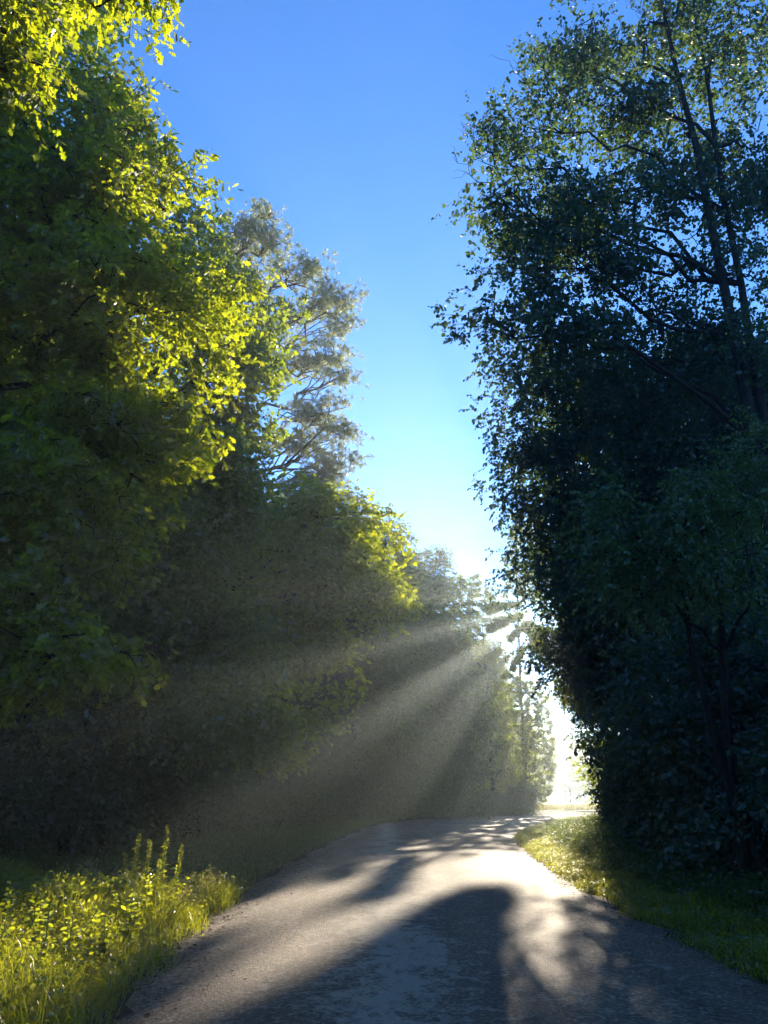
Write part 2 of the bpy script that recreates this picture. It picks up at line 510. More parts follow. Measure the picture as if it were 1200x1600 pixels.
make_tree('oak_tree', 'overhanging near oak branches with large leaves entering at the top left corner', 'tree', (-8.2, 5.0),
          [(20, 30, 6.6, 90, 70, 1.1), (60, -70, 6.6, 130, 70), (165, -60, 6.8, 60, 40, .9), (245, -45, 6.8, 45, 40, .8), (-120, 0, 6.4, 110, 160), (10, 110, 6.5, 45, 55, .8)],
          M_oak, .15, 2.0, (.28, .28, .18), height=13, K=14, J=8, tl=.4, droop=.7, tpl=LEAFOAK, trunk_r=.3, twigs=True)
make_tree('maple_tree', 'leafy tree behind the big oak, its sunlit outer leaves standing against the pine', 'tree', (-9.2, 20.5),
          [(310, 400, 20, 60, 75), (360, 370, 20.5, 36, 34, .5), (330, 500, 19.5, 75, 85), (400, 500, 20.5, 44, 46, .5), (345, 580, 19, 62, 70, .8), (410, 575, 20.5, 42, 50, .5), (390, 645, 20.5, 40, 36, .5), (320, 660, 19.5, 75, 75), (270, 760, 20, 120, 95), (360, 745, 20.5, 55, 70),
           (230, 880, 19.5, 125, 95), (330, 860, 20, 95, 95), (250, 1000, 19.5, 115, 85), (350, 985, 20, 90, 80), (180, 1090, 20, 110, 80), (300, 1100, 20, 90, 70),
           (150, 600, 21, 140, 180), (100, 850, 21, 130, 160), (40, 1080, 20, 130, 110), (380, 1110, 21, 60, 55)],
          M_maple_shade, .145, .85, (.46, .46, .26), height=17, K=28, J=8, tl=.5, droop=.4, tpl=LEAF6, trunk_r=.3, gap=.38)
make_tree('maple_tree', 'spreading tree whose yellow-green lit branch tip reaches out over the road', 'tree', (-6.5, 28.0),
          [(430, 800, 27.5, 66, 50), (495, 835, 26.5, 62, 55), (530, 885, 26, 55, 55), (470, 930, 26.5, 85, 70), (520, 960, 26, 46, 36, .7),
           (505, 775, 27.5, 26, 20, .5), (548, 800, 27.5, 26, 22, .5), (580, 845, 28, 30, 30, .5), (600, 890, 28, 32, 32, .55), (618, 925, 28, 26, 28, .6), (585, 945, 27.5, 24, 32, .6), (560, 985, 27, 20, 22, .6), (440, 1030, 26.5, 90, 65), (510, 1045, 27, 55, 45), (390, 920, 27.5, 90, 100), (370, 1080, 27, 90, 70), (440, 1120, 27, 70, 60)],
          M_maple, .165, .74, (.46, .46, .26), height=13.5, K=28, J=8, tl=.5, droop=.4, tpl=LEAF6, trunk_r=.26, gap=.3)

# --- pine
def pine(name, label, base, top, pads, lowlimb=None):
    bz = float(ground_z(np.array([base[0]]), np.array([base[1]]))[0])
    o3 = np.array([base[0], base[1], bz])
    root = empty(name, tuple(o3), label, 'tree')
    t = np.linspace(0, 1, 14)
    P = np.stack([base[0] + (top[0] - base[0]) * t ** 1.3 + .3 * np.sin(t * 7), base[1] + (top[1] - base[1]) * t, bz - .3 + (top[2] - bz + .3) * t], 1)
    V, T = tube(P, .36 * (1 - .82 * t), 10, .04)
    tob = mesh_obj('trunk', V, T, M_pbark, root, True, o3)
    nd = Soup()
    for (px, py, Y, rx, ry, n) in pads:
        n = int(n * .5); ry *= .75
        c = at(px, py, Y); s = px2m(py, Y)
        r = np.array([rx * s, rx * s * .9, ry * s])
        z = np.clip(c[2] - .18 * abs(c[0] - base[0]) + rng.normal() * .4, 4, top[2] - .6)
        st = P[int(np.argmin(np.abs(P[:, 2] - z)))]
        ls = Soup()
        path = curve_to(st, c + np.array([r[0] * .3, 0, -r[2] * .3]), 10, -.05, .05)
        ls.add(*tube(path, np.linspace(.11, .035, 10), 6, .08))
        cc = c + rng.normal(size=(n, 3)) * r * .55
        cc = np.where(rng.random((n, 1)) < .5, c + norm(rng.normal(size=(n, 3))) * r * rng.uniform(.6, 1, (n, 1)), cc)
        hubs = [path[rng.integers(5, 10)] for _ in range(9)] 
        ends = []
        for h in hubs:
            e = c + rng.normal(size=3) * r * .5
            ls.add(*tube(curve_to(h, e, 6, .06, .07), np.linspace(.04, .016, 6), 4, .06)); ends.append(e)
        E = np.array(ends)
        for q in cc[: int(n * .7)]:
            e = E[np.argmin(np.linalg.norm(E - q, axis=1))]
            ls.add(*tube(curve_to(e, q, 4, .05, .06), [.015, .013, .01, .008], 3))
        ls.build('limb', M_pbark, tob, True, o3)
        # needle tufts
        k = 24
        C = np.repeat(cc, 10, 0) + rng.normal(size=(n * 10, 3)) * np.array([.32, .32, .11])
        C = np.repeat(C, k, 0)
        D = norm(rng.normal(size=C.shape) + np.array([0, 0, .5]))
        N = rng.normal(size=C.shape)
        nd.add(*leaves(LEAF4, C, D, N, rng.uniform(.13, .24, len(C)), .10))
    nd.build('crown', M_needle, root, False, o3)
    return root


pine('pine_tree', 'tall pine with bare crooked limbs and tan green needle pads against the sky', (-10.2, 31), at(365, 350, 31),
     [(380, 375, 31, 42, 30, 60), (425, 375, 30.5, 42, 34, 60), (470, 425, 30, 38, 30, 50), (400, 440, 31.5, 50, 30, 60), (520, 470, 29.5, 36, 34, 56), (460, 490, 30.5, 44, 28, 50), (535, 505, 29.5, 22, 24, 24),
      (500, 555, 30, 42, 32, 50), (455, 570, 31, 36, 26, 40), (530, 580, 29.5, 24, 26, 24), (500, 640, 29.5, 46, 28, 56), (530, 680, 29.2, 28, 28, 30), (465, 690, 30, 46, 26, 46), (520, 720, 29.5, 34, 24, 36),
      (490, 745, 30, 40, 20, 34), (340, 420, 32, 44, 44, 50), (420, 520, 32, 40, 40, 36), (350, 520, 32, 50, 50, 46), (420, 330, 31, 20, 18, 16), (510, 775, 30, 30, 18, 26)])

# --- far left row along the bend
def far_tree(label, base, blobs, **kw):
    a = dict(K=26, J=7, tl=.7, droop=.35, tpl=LEAF4, trunk_r=.28, gap=.34, limb_n=6)
    a.update(kw)
    return make_tree('forest_tree', label, 'tree', base, blobs, kw.pop('mat', M_far), kw.pop('L', .22), kw.pop('k', .42), kw.pop('sig', (.62, .62, .36)), **{q: v for q, v in a.items() if q not in ('L', 'k', 'sig', 'mat')})


far_tree('hazy brownish-topped tree rising just right of and below the pine', (-6.0, 40), [(545, 820, 39, 55, 50), (590, 850, 40, 40, 45), (500, 880, 40, 75, 70), (570, 930, 40, 65, 70), (510, 1010, 40, 90, 70), (420, 1050, 40, 90, 80), (480, 1130, 40, 100, 70), (580, 1020, 41, 60, 60), (400, 1170, 40, 90, 60), (560, 1110, 41, 70, 60)], height=18)
far_tree('misty forest tree in the left row, left of the brightest sunbeams', (-2.0, 52), [(590, 900, 53, 55, 65), (620, 960, 52, 60, 65), (560, 1000, 53, 70, 70), (610, 1060, 52, 70, 65), (540, 1110, 52, 70, 65), (620, 1150, 52, 70, 60), (520, 1190, 52, 80, 50), (600, 1225, 52, 75, 40)], height=20)
far_tree('round-topped misty tree crossed by the brightest sunbeams before the bend', (.8, 63), [(650, 892, 62, 50, 52), (676, 906, 63, 38, 42), (640, 970, 61, 60, 70), (685, 970, 62, 48, 60), (660, 1050, 61, 65, 70), (700, 1065, 62, 50, 70), (650, 1140, 61, 70, 60), (720, 1150, 62, 60, 65), (660, 1215, 61, 70, 45), (725, 1225, 62, 55, 45)], height=21)
EDGE = ([890, 930, 960, 1000, 1040, 1080, 1111, 1173, 1210, 1250], [742, 768, 788, 808, 830, 848, 858, 868, 866, 855])
# slots left out of its crown to shape the sunbeams, as angles (degrees below level, leftwards from the sun) out to 85 px from it
SLOTS = [(12.3, 15.6, 76), (27.5, 40.5, 118), (44.5, 69, 124), (73.5, 77.5, 124)]
edge_blobs = [[], []]
for yy in np.arange(904, 1250, 8.5):
    e = np.interp(yy, *EDGE)
    for xx in np.arange(e - 4, e - 124, -8.5):
        qx, qy = xx + rng.uniform(-2.5, 2.5), yy + rng.uniform(-2.5, 2.5)
        rr, an = math.hypot(qx - 860, qy - 940), math.degrees(math.atan2(qy - 940, 860 - qx))
        if any(rr < s_[2] and min(abs(an - s_[0]), abs(an - s_[1])) * rr / 57.3 < 3.5 or rr < s_[2] and s_[0] < an < s_[1] for s_ in SLOTS):
            continue
        edge_blobs[int(xx > e - 60)].append((qx, qy, 76 + rng.uniform(-1.5, 1.5), 3.5, 3.5))
for an, hw, r0, r1 in [(4, 1.5, 50, 100), (23.5, 3.2, 50, 110), (42.3, 1.2, 50, 88), (43.5, 1.5, 112, 140), (60, .1, 84, 124), (46, .3, 46, 58), (50, .3, 46, 59), (54, .3, 46, 60), (58, .3, 46, 61), (51, .1, 110, 126), (62, .3, 46, 64), (65.5, .3, 46, 70), (69, .3, 46, 78), (73, .3, 46, 82), (77, .3, 46, 82), (81, .3, 46, 82)]:      # leaf clumps added between the slots to block sun and part the beams
    for rr in np.arange(r0, r1, 4.0):
        for w_ in (-.6, .6):
            if an > 66 and rng.random() < .3:
                continue
            a_ = R(an + w_ * hw + rng.normal() * .5)
            q = (860 - rr * math.cos(a_), 940 + rr * math.sin(a_))
            edge_blobs[int(q[0] > np.interp(q[1], *EDGE) - 60)].append((*q, 76 + rng.uniform(-1, 1), 2, 2))
for yy in np.arange(800, 940, 10.0):          # extra crown added upward, hidden behind the right row, to block the sun
    for xx in np.arange(794 + max(0, 870 - yy) * .2, 850, 10.0):
        edge_blobs[1].append((xx + rng.uniform(-3, 3), yy + rng.uniform(-3, 3), 77 + rng.uniform(-1.5, 1.5), 4, 4))
print('edge', [len(b) for b in edge_blobs])
ek = dict(height=18, L=.17, k=.35, shell=.2, sig=(.11, .11, .1), tl=.22, limb_n=24, trunk_r=.2, gap=.0, J=6, K=9, mat=M_edge)
far_tree('far left-row tree with yellow lit leaves on its right edge at the bend', (10.0, 75.5), sorted(edge_blobs[0], key=lambda b: rng.random()), **ek)
far_tree('tall yellow-green tree at the very end of the left row beside the bright gap', (13.4, 77.5), sorted(edge_blobs[1], key=lambda b: rng.random()), **dict(ek, height=24))

# second row of the left wood, seen through gaps only: copies of one tree
blb = []
for i in range(16):
    a = rng.uniform(0, 6.28); z = rng.uniform(3.2, 17); rr = rng.uniform(1.4, 3.2) * (1.0 if z < 13 else .6)
    blb.append(('w', math.cos(a) * rr, math.sin(a) * rr, z, 2.3, 2.3, 2.0, 1.0))
proto = make_tree('woodland_tree', 'dark woodland tree standing deep in the shade behind the left row', 'tree', (0, 0), blb, M_far, .26, .45, (.9, .9, .5),
                  height=17, K=26, J=7, tl=.7, trunk_r=.26, limb_n=5, group='trees deep in the left wood')
BACK = [(13.5, 108), (18.6, 118), (9, 104), (-15, 17), (-20, 24), (-14.5, 27), (-19, 35), (-13, 37), (-11, 45), (-17, 47), (-7, 54), (-13, 58), (-3, 64), (-9, 68), (1, 72), (-4, 78), (5, 80), (-22, 14), (9, 86), (0, 88), (-26, 32), (-24, 46), (-20, 60)]
for i, (x, y) in enumerate(BACK):
    o = proto if i == 0 else copy_tree(proto)
    s = rng.uniform(.85, 1.15)
    o.location = (x, y, float(ground_z(np.array([x]), np.array([y]))[0]) - .02); o.rotation_euler = (0, 0, rng.uniform(0, 6.28)); o.scale = (s, s, s * (1.0 if y < 60 else .95)) if y < 100 else (.8, .8, .7 + .35 * (x < 16))

for (x, y) in [(-10, -5), (-13, -12), (-8.5, -18), (9.5, -8), (10.5, -16), (-4, -28), (4, -28)]:   # the same wood goes on behind the viewer
    o = copy_tree(proto)
    o['label'] = 'woodland tree beside the road behind the viewer'; o['group'] = 'trees along the road behind the viewer'
    q = rng.uniform(1.0, 1.25)
    o.location = (x, y, .2); o.rotation_euler = (0, 0, rng.uniform(0, 6.28)); o.scale = (q, q, q)

# --- shrubs: three kinds, copied along both edges of the wood
def make_shrub(name, label, mat, L, n, group, r=1.3, h=2.4, cat='shrub'):
    root = empty(name, (0, 0, 0), label, cat, group)
    st = Soup()
    for i in range(9):
        e = np.array([rng.normal() * r * .5, rng.normal() * r * .5, h * rng.uniform(.6, .95)])
        st.add(*tube(curve_to((rng.normal() * .12, rng.normal() * .12, -.1), e, 7, -.02, .05), np.linspace(.03, .008, 7), 5, .05))
    st.build('stems', M_bark, root, True)
    cs = Soup()
    cc, dd = blob_centres(np.array([0, 0, h * .52]), np.array([r, r, h * .52]), n, .35)
    (V, T), _, _ = sprays(cc, dd, 20, 8, (.3, .3, .22), .4, L, .4, LEAF4)
    cs.add(V, T)
    cs.build('foliage', mat, root)
    return root


def scatter(proto, spots, first=True):
    for i, (x, y, s) in enumerate(spots):
        o = proto if i == 0 else copy_tree(proto)
        o.location = (x, y, float(ground_z(np.array([x]), np.array([y]))[0])); o.rotation_euler = (0, 0, rng.uniform(0, 6.28))
        o.scale = (s, s, s * rng.uniform(.85, 1.15))


sh1 = make_shrub('shrub', 'dark shrub in deep shade along the foot of the left wood', M_far, .13, 130, 'shrubs under the left wood')
sp = []
for y in np.arange(15, 76, 2.6):
    i = np.interp(y, LEFT[:, 1], LEFT[:, 0])
    off = np.interp(y, [15, 30, 50, 60, 76], [7, 4.5, 3.2, 2.2, 1.6])
    sp.append((i - off + rng.normal() * .5, y + rng.normal() * .4, rng.uniform(.8, 1.35)))
    if y < 60: sp.append((i - off - 3 + rng.normal() * .8, y + 1 + rng.normal() * .6, rng.uniform(1.0, 1.7)))
scatter(sh1, sp)
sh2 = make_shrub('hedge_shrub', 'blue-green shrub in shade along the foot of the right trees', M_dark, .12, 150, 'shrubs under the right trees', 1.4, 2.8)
sp = []
for y in np.arange(10.5, 50, 2.1):
    i = np.interp(y, RIGHT[:, 1], RIGHT[:, 0])
    e = np.interp(y, [10, 22, 30, 50], [3.5, 4.3, 5.2, 6.5])
    if y < 38: sp.append((i + e + rng.normal() * .35, y, rng.uniform(.75, 1.2)))
    if y < 42: sp.append((i + e + 2.6 + rng.normal() * .5, y + .8, rng.uniform(1.1, 1.7)))
scatter(sh2, sp)

# --- right side
make_tree('poplar_tree', 'tall open-crowned tree at the upper right, dark limbs and sky showing through its leaves', 'tree', (9.3, 17.6),
          [(905, 40, 17.5, 60, 50, .6), (860, 80, 17.2, 30, 32, .7), (1000, 40, 17.5, 75, 60, .55), (1130, 60, 17.5, 90, 90, .8), (830, 200, 17.5, 70, 55, .75), (950, 150, 18, 90, 70, .75), (1070, 200, 18, 90, 80, .8), (1180, 230, 17.5, 80, 110, .9),
           (760, 235, 17, 36, 34, .6), (755, 325, 17, 40, 32, .9), (850, 310, 17.5, 95, 70, 1.0), (960, 300, 18, 100, 70, .9), (810, 420, 17.5, 62, 60, .85), (900, 420, 18, 90, 65, .9), (770, 495, 17.5, 40, 36, .8), (860, 520, 18, 90, 60, 1.), (1000, 470, 18, 90, 50, .75),
           (1090, 370, 18, 70, 60, .45), (1170, 430, 18, 60, 60, .5), (1150, 560, 18, 80, 60, 1.0), (1020, 570, 18.5, 100, 50, 1.0)],
          M_right, .115, 1.2, (.42, .42, .28), height=27, K=22, J=7, tl=.45, droop=.5, tpl=LEAF6, trunk_r=.24, lean=(9.0, 17.6), twigs=True, gap=.36, width=1.15, stems=2, limb_n=21)
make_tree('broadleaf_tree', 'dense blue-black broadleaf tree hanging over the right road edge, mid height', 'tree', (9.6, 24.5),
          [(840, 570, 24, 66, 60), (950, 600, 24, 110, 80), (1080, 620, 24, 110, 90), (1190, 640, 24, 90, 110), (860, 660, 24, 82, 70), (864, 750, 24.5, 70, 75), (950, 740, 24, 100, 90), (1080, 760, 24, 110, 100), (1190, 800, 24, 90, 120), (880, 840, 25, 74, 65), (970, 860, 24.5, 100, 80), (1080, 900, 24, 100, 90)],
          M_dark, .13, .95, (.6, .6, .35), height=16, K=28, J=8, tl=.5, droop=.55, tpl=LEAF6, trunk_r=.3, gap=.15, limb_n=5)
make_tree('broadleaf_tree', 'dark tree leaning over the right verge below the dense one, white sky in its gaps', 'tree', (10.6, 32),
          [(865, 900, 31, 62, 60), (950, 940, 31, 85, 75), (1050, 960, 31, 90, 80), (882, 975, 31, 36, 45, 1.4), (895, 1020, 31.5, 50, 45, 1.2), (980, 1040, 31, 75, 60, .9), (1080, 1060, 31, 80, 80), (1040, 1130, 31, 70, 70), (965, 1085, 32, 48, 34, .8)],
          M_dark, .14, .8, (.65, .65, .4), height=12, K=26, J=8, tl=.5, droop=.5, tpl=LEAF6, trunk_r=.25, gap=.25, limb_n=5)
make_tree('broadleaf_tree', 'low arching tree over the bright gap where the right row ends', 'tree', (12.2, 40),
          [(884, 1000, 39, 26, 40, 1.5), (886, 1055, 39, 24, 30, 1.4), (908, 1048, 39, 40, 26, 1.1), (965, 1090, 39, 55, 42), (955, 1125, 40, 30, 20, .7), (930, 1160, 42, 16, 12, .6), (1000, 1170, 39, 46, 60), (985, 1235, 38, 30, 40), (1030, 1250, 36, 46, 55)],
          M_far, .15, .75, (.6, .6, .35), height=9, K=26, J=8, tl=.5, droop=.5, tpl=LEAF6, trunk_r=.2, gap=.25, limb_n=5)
make_tree('sapling', 'young pale-leaved tree catching light inside the bright gap at the bend', 'tree', (13.6, 47),
          [(925, 1180, 47, 20, 24, .8), (945, 1210, 47, 22, 24), (962, 1235, 46, 18, 18)],
          M_maple, .16, .8, (.5, .5, .3), height=6, K=24, J=8, tl=.45, tpl=LEAF4, trunk_r=.08, limb_n=3)
make_tree('hemlock_tree', 'small layered tree with drooping green fronds in front of the right wood', 'tree', (5.7, 13.4),
          [(1020, 775, 12.6, 85, 26), (1120, 730, 12.8, 95, 30), (1190, 700, 13, 60, 26), (960, 815, 12.4, 55, 22), (940, 865, 12.6, 40, 20, .8), (1070, 810, 12.2, 95, 26), (1170, 790, 12.4, 70, 34), (1030, 865, 12.2, 80, 24, .9), (1130, 870, 12.2, 80, 28), (1190, 930, 12.4, 50, 30, .7), (980, 930, 12.6, 60, 22, .7)],
          M_frond, .085, 1.9, (.22, .22, .05), height=7.2, K=16, J=16, tl=.75, droop=.6, tpl=LEAF4, trunk_r=.13, limb_n=11, stems=2, shell=.3)
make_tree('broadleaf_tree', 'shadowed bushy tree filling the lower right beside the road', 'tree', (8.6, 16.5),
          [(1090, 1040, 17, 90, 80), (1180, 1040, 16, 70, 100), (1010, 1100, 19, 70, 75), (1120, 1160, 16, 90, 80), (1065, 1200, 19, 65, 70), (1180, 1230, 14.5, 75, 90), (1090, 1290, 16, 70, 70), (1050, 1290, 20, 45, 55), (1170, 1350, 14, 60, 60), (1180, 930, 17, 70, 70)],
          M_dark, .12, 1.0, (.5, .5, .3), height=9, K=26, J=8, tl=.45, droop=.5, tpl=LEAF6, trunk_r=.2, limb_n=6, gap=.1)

RB = []  # hidden tall trees, added to keep the sun off the right row
for i in range(15):
    a = rng.uniform(0, 6.28); z = rng.uniform(9, 26); rr = rng.uniform(.6, 2.6) * (1.0 if z < 21 else .5)
    RB.append(('w', math.cos(a) * rr, math.sin(a) * rr, z, 2.2, 2.2, 2.3, 1.0))
rb = make_tree('woodland_tree', 'very tall dark tree added behind the right row to shade it', 'tree', (0, 0), RB, M_dark, .24, .5, (.9, .9, .5), height=27, K=26, J=7, tl=.7, trunk_r=.3, limb_n=5, group='tall hidden trees added to shade the right row')
for i, (x, y) in enumerate([(14.6, 44), (19, 47), (18.5, 38), (23.5, 43), (16.5, 31), (22, 33), (17, 24), (28, 40), (14.5, 52)]):
    o = rb if i == 0 else copy_tree(rb)
    o.location = (x, y, .3); o.rotation_euler = (0, 0, rng.uniform(0, 6.28)); q = rng.uniform(.9, .98) * (.62 if y > 50 else 1) * (.8 if y < 32 else 1); o.scale = (q, q, q)

# far trees across the field
blb = [('w', math.cos(a) * rr, math.sin(a) * rr, z, 3.2, 3.2, 2.6, 1.) for a, rr, z in [(0, 2, 4), (2, 2.5, 4.5), (4, 2.2, 4.2), (1, 1.5, 7.5), (3.5, 1.6, 8), (5.2, .6, 10)]]
pf = make_tree('field_tree', 'faint hazy tree in the line across the far field', 'tree', (0, 0), blb, M_far, .6, .16, (1.2, 1.2, .7), height=10, K=20, J=5, tl=1.2, trunk_r=.3, limb_n=2, group='trees across the field')
for i in range(26):
    o = pf if i == 0 else copy_tree(pf)
    s = rng.uniform(.8, 1.5)
    o.location = (20 + i * 6.2 + rng.normal() * 1.5, 250 + rng.normal() * 10, .4); o.rotation_euler = (0, 0, rng.uniform(0, 6.28)); o.scale = (s * 1.2, s * 1.2, s)

# bare dead twigs poking from the edge of the right tree (a part of it)
tr = [o for o in bpy.data.objects if o.name == 'poplar_tree'][0]
for (a, b_) in [((800, 300), (720, 190)), ((815, 290), (735, 180)), ((830, 260), (760, 180)), ((850, 170), (800, 105)), ((870, 160), (830, 90)), ((800, 330), (715, 255)), ((860, 150), (845, 80)), ((1060, 130), (1000, 20)), ((1040, 110), (985, -10)), ((1060, 140), (1045, 0))]:
    ds = Soup()
    p = at(*a, 17.2); q = at(*b_, 17.0)
    path = curve_to(p, q, 8, .05, .04)
    ds.add(*tube(path, np.linspace(.022, .006, 8), 4))
    for _ in range(9):
        s = path[rng.integers(2, 8)]
        e = s + norm(q - p) * rng.uniform(.2, .5) + rng.normal(size=3) * .2
        ds.add(*tube(curve_to(s, e, 5, .05, .08), np.linspace(.009, .004, 5), 3))
    o = ds.build('bare_twig', M_bark, tr, False, np.array(tr.location)); o['label'] = 'leafless grey twig sticking out past the leaves'

# ------------------------------------------------------------------ grass and weeds
def grass(name, label, cat, n, region, mat, h, w, lean=.5, extra=None, dens=None):
    P = []
    x0, x1, y0, y1 = region
    while sum(len(p) for p in P) < n:
        x = rng.uniform(x0, x1, n); y = rng.uniform(y0, y1, n)
        k = dens(x, y) > rng.random(n)
        P.append(np.stack([x[k], y[k]], 1))
    P = np.concatenate(P)[:n]
    z = ground_z(P[:, 0], P[:, 1]) - .01
    B = np.c_[P, z]
    hh = h * rng.uniform(.45, 1.25, n) * (.75 + .35 * np.clip(wave(P[:, 0] * 1.6, P[:, 1] * 1.6), -1, 1))
    az = rng.uniform(0, 6.28, n)
    t = rng.uniform(.1, 1., n) * lean
    # 3-segment blade that bends over
    side = np.stack([-np.sin(az), np.cos(az), np.zeros(n)], 1)
    fw = np.stack([np.cos(az), np.sin(az), np.zeros(n)], 1)
    ww = (w * rng.uniform(.6, 1.4, n))[:, None]
    up = np.array([0, 0, 1.])
    p1 = B + (fw * (t * .35)[:, None] + up * .5) * hh[:, None]
    p2 = B + (fw * (t * .85)[:, None] + up * (.85 - .15 * t)[:, None]) * hh[:, None]
    p3 = B + (fw * (t * 1.35)[:, None] + up * (1.0 - .42 * t)[:, None]) * hh[:, None]
    V = np.stack([B - side * ww, B + side * ww, p1 - side * ww * .9, p1 + side * ww * .9, p2 - side * ww * .55, p2 + side * ww * .55, p3], 1).reshape(-1, 3)
    tt = np.array([[0, 1, 3], [0, 3, 2], [2, 3, 5], [2, 5, 4], [4, 5, 6]])
    T = (tt[None] + (np.arange(n) * 7)[:, None, None]).reshape(-1, 3)
    s = Soup(); s.add(V, T)
    if extra:
        ne, Ls = extra
        k = rng.choice(n, ne)
        bp_ = B[k] + np.c_[rng.normal(size=(ne, 2)) * .05, hh[k] * rng.uniform(.2, 1.0, ne)]
        dd = rng.normal(size=(ne, 3)) * np.array([1, 1, .35]) + np.array([0, 0, .1])
        nn = np.array([0, 0, 1.]) + rng.normal(size=(ne, 3)) * .5
        s.add(*leaves(LEAF4, bp_, dd, nn, Ls * rng.uniform(.5, 1.3, ne), 1.0))
    return tag(s.build(name, mat), label, cat, kind='stuff')


dL = lambda x, y: dist_poly(x, y, LEFT)
dR = lambda x, y: -dist_poly(x, y, RIGHT)
grass('grass', 'bright sunlit tall grass and weeds on the near left verge', 'grass', 72000, (-7.5, -1.7, 4.5, 14.5), M_grass, .50, .0036, 1.3, (60000, .05),
      lambda x, y: np.where(dL(x, y) > -.12, sstep(-.15, .55, dL(x, y) + .16 * wave(x * 2, y * 2)), 0))
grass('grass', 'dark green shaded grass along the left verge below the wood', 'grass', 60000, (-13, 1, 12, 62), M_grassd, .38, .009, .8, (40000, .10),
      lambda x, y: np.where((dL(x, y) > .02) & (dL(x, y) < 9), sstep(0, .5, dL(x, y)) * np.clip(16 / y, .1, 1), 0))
grass('grass', 'short sunlit grass edging the right side of the road', 'grass', 60000, (3.2, 16, 6.5, 58), M_grass, .22, .006, .9, (26000, .06),
      lambda x, y: np.where((dR(x, y) > -.15) & (dR(x, y) < 1.5), sstep(-.15, .45, dR(x, y) + .1 * wave(x * 2, y * 2)) * np.clip(11 / y, .15, 1), 0))
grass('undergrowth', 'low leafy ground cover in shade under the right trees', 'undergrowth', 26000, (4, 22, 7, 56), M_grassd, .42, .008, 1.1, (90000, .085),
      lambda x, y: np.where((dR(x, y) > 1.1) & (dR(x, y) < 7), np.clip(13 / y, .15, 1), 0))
grass('field_grass_tufts', 'pale straw grass standing at the near edge of the field beyond the bend', 'grass', 14000, (15, 40, 82, 110), M_straw, .55, .02, .8, None,
      lambda x, y: np.where(y > 84 + (x - 14) * .12, 1, 0))

# reddish leaf litter on the road edges
n = 2600
y = rng.uniform(5, 30, n) ** 1.0
side = rng.random(n) < .62
xl = np.interp(y, LEFT[:, 1], LEFT[:, 0]) + np.abs(rng.normal(size=n)) * .35 - .1
xr = np.interp(y, RIGHT[:, 1], RIGHT[:, 0]) + - np.abs(rng.normal(size=n)) * .3 + .1
x = np.where(side, xl, xr)
P = np.c_[x, y, np.full(n, .035) + rng.uniform(0, .02, n)]
V, T = leaves(LEAF4, P, rng.normal(size=(n, 3)) * np.array([1, 1, .15]), np.array([0, 0, 1.]) + rng.normal(size=(n, 3)) * .3, rng.uniform(.02, .06, n))
tag(mesh_obj('leaf_litter', V, T, M_litter), 'reddish brown dry leaves lying along the road edges', 'leaf litter', kind='stuff')


# spiky tall weeds on the left verge
def weed(px, py_base, py_top, Y, label):
    p = at(px, py_base, Y); x = p[0]; z0 = float(ground_z(np.array([x]), np.array([Y]))[0])
    h = at(px, py_top, Y)[2] - z0
    root = empty('tall_weed', (x, Y, z0), label, 'weed', 'tall weeds on the sunlit verge')
    n = 14
    t = np.linspace(0, 1, n)
    bend = rng.normal(size=2) * .06
    P = np.stack([bend[0] * t ** 2 + .01 * np.sin(t * 9), bend[1] * t ** 2, t * h], 1)
    V, T = tube(P, np.linspace(.009, .004, n), 5)
    mesh_obj('stem', V, T, M_stem, root, True)
    m_ = 46
    tt = rng.uniform(.12, .86, m_)
    base = np.stack([np.interp(tt, t, P[:, i]) for i in range(3)], 1)
    a = np.arange(m_) * 2.4
    D = np.stack([np.cos(a), np.sin(a), rng.uniform(-.25, .35, m_)], 1)
    s = Soup()
    s.add(*leaves(BLADE, base, D, np.array([0, 0, 1.]) + rng.normal(size=(m_, 3)) * .2, (.20 - .13 * tt) * rng.uniform(.7, 1.2, m_), .26))
    s.build('leaves', M_weed, root)
    m_ = 84
    tt = np.linspace(.42, 1.0, m_)
    base = np.stack([np.interp(tt, t, P[:, i]) for i in range(3)], 1)
    a = np.arange(m_) * 2.4 + rng.normal(size=m_) * .3
    D = np.stack([np.cos(a), np.sin(a), rng.uniform(.1, .7, m_)], 1)
    V1, T1 = leaves(BLADE, base, D, np.array([0, 0, 1.]) + rng.normal(size=(m_, 3)) * .3, (.135 - .095 * tt) * rng.uniform(.7, 1.35, m_), .30)
    V2, T2 = leaves(LEAF6, base + norm(D) * .012, D, rng.normal(size=(m_, 3)), .022 * rng.uniform(.7, 1.4, m_), 1.1)
    V, T = np.concatenate([V1, V2]), np.concatenate([T1, T2 + len(V1)])
    mesh_obj('flower_spike', V, T, M_weed, root)
    return root


for a in [(248, 1440, 1290, 12.0, 'tallest spiky weed in the sunlit clump on the left verge'),
          (200, 1445, 1304, 11.9, 'leftmost tall spiky weed of the sunlit clump on the left verge'),
          (222, 1445, 1313, 12.2, 'spiky weed just left of the tallest one on the left verge'),
          (268, 1440, 1320, 11.8, 'short spiky weed just right of the tallest one, nearest the road'),
          (188, 1450, 1335, 11.6, 'lowest spiky weed at the left end of the sunlit clump'),
          (236, 1450, 1345, 11.4, 'small spiky weed in front of the tallest one')]:
    weed(*a)


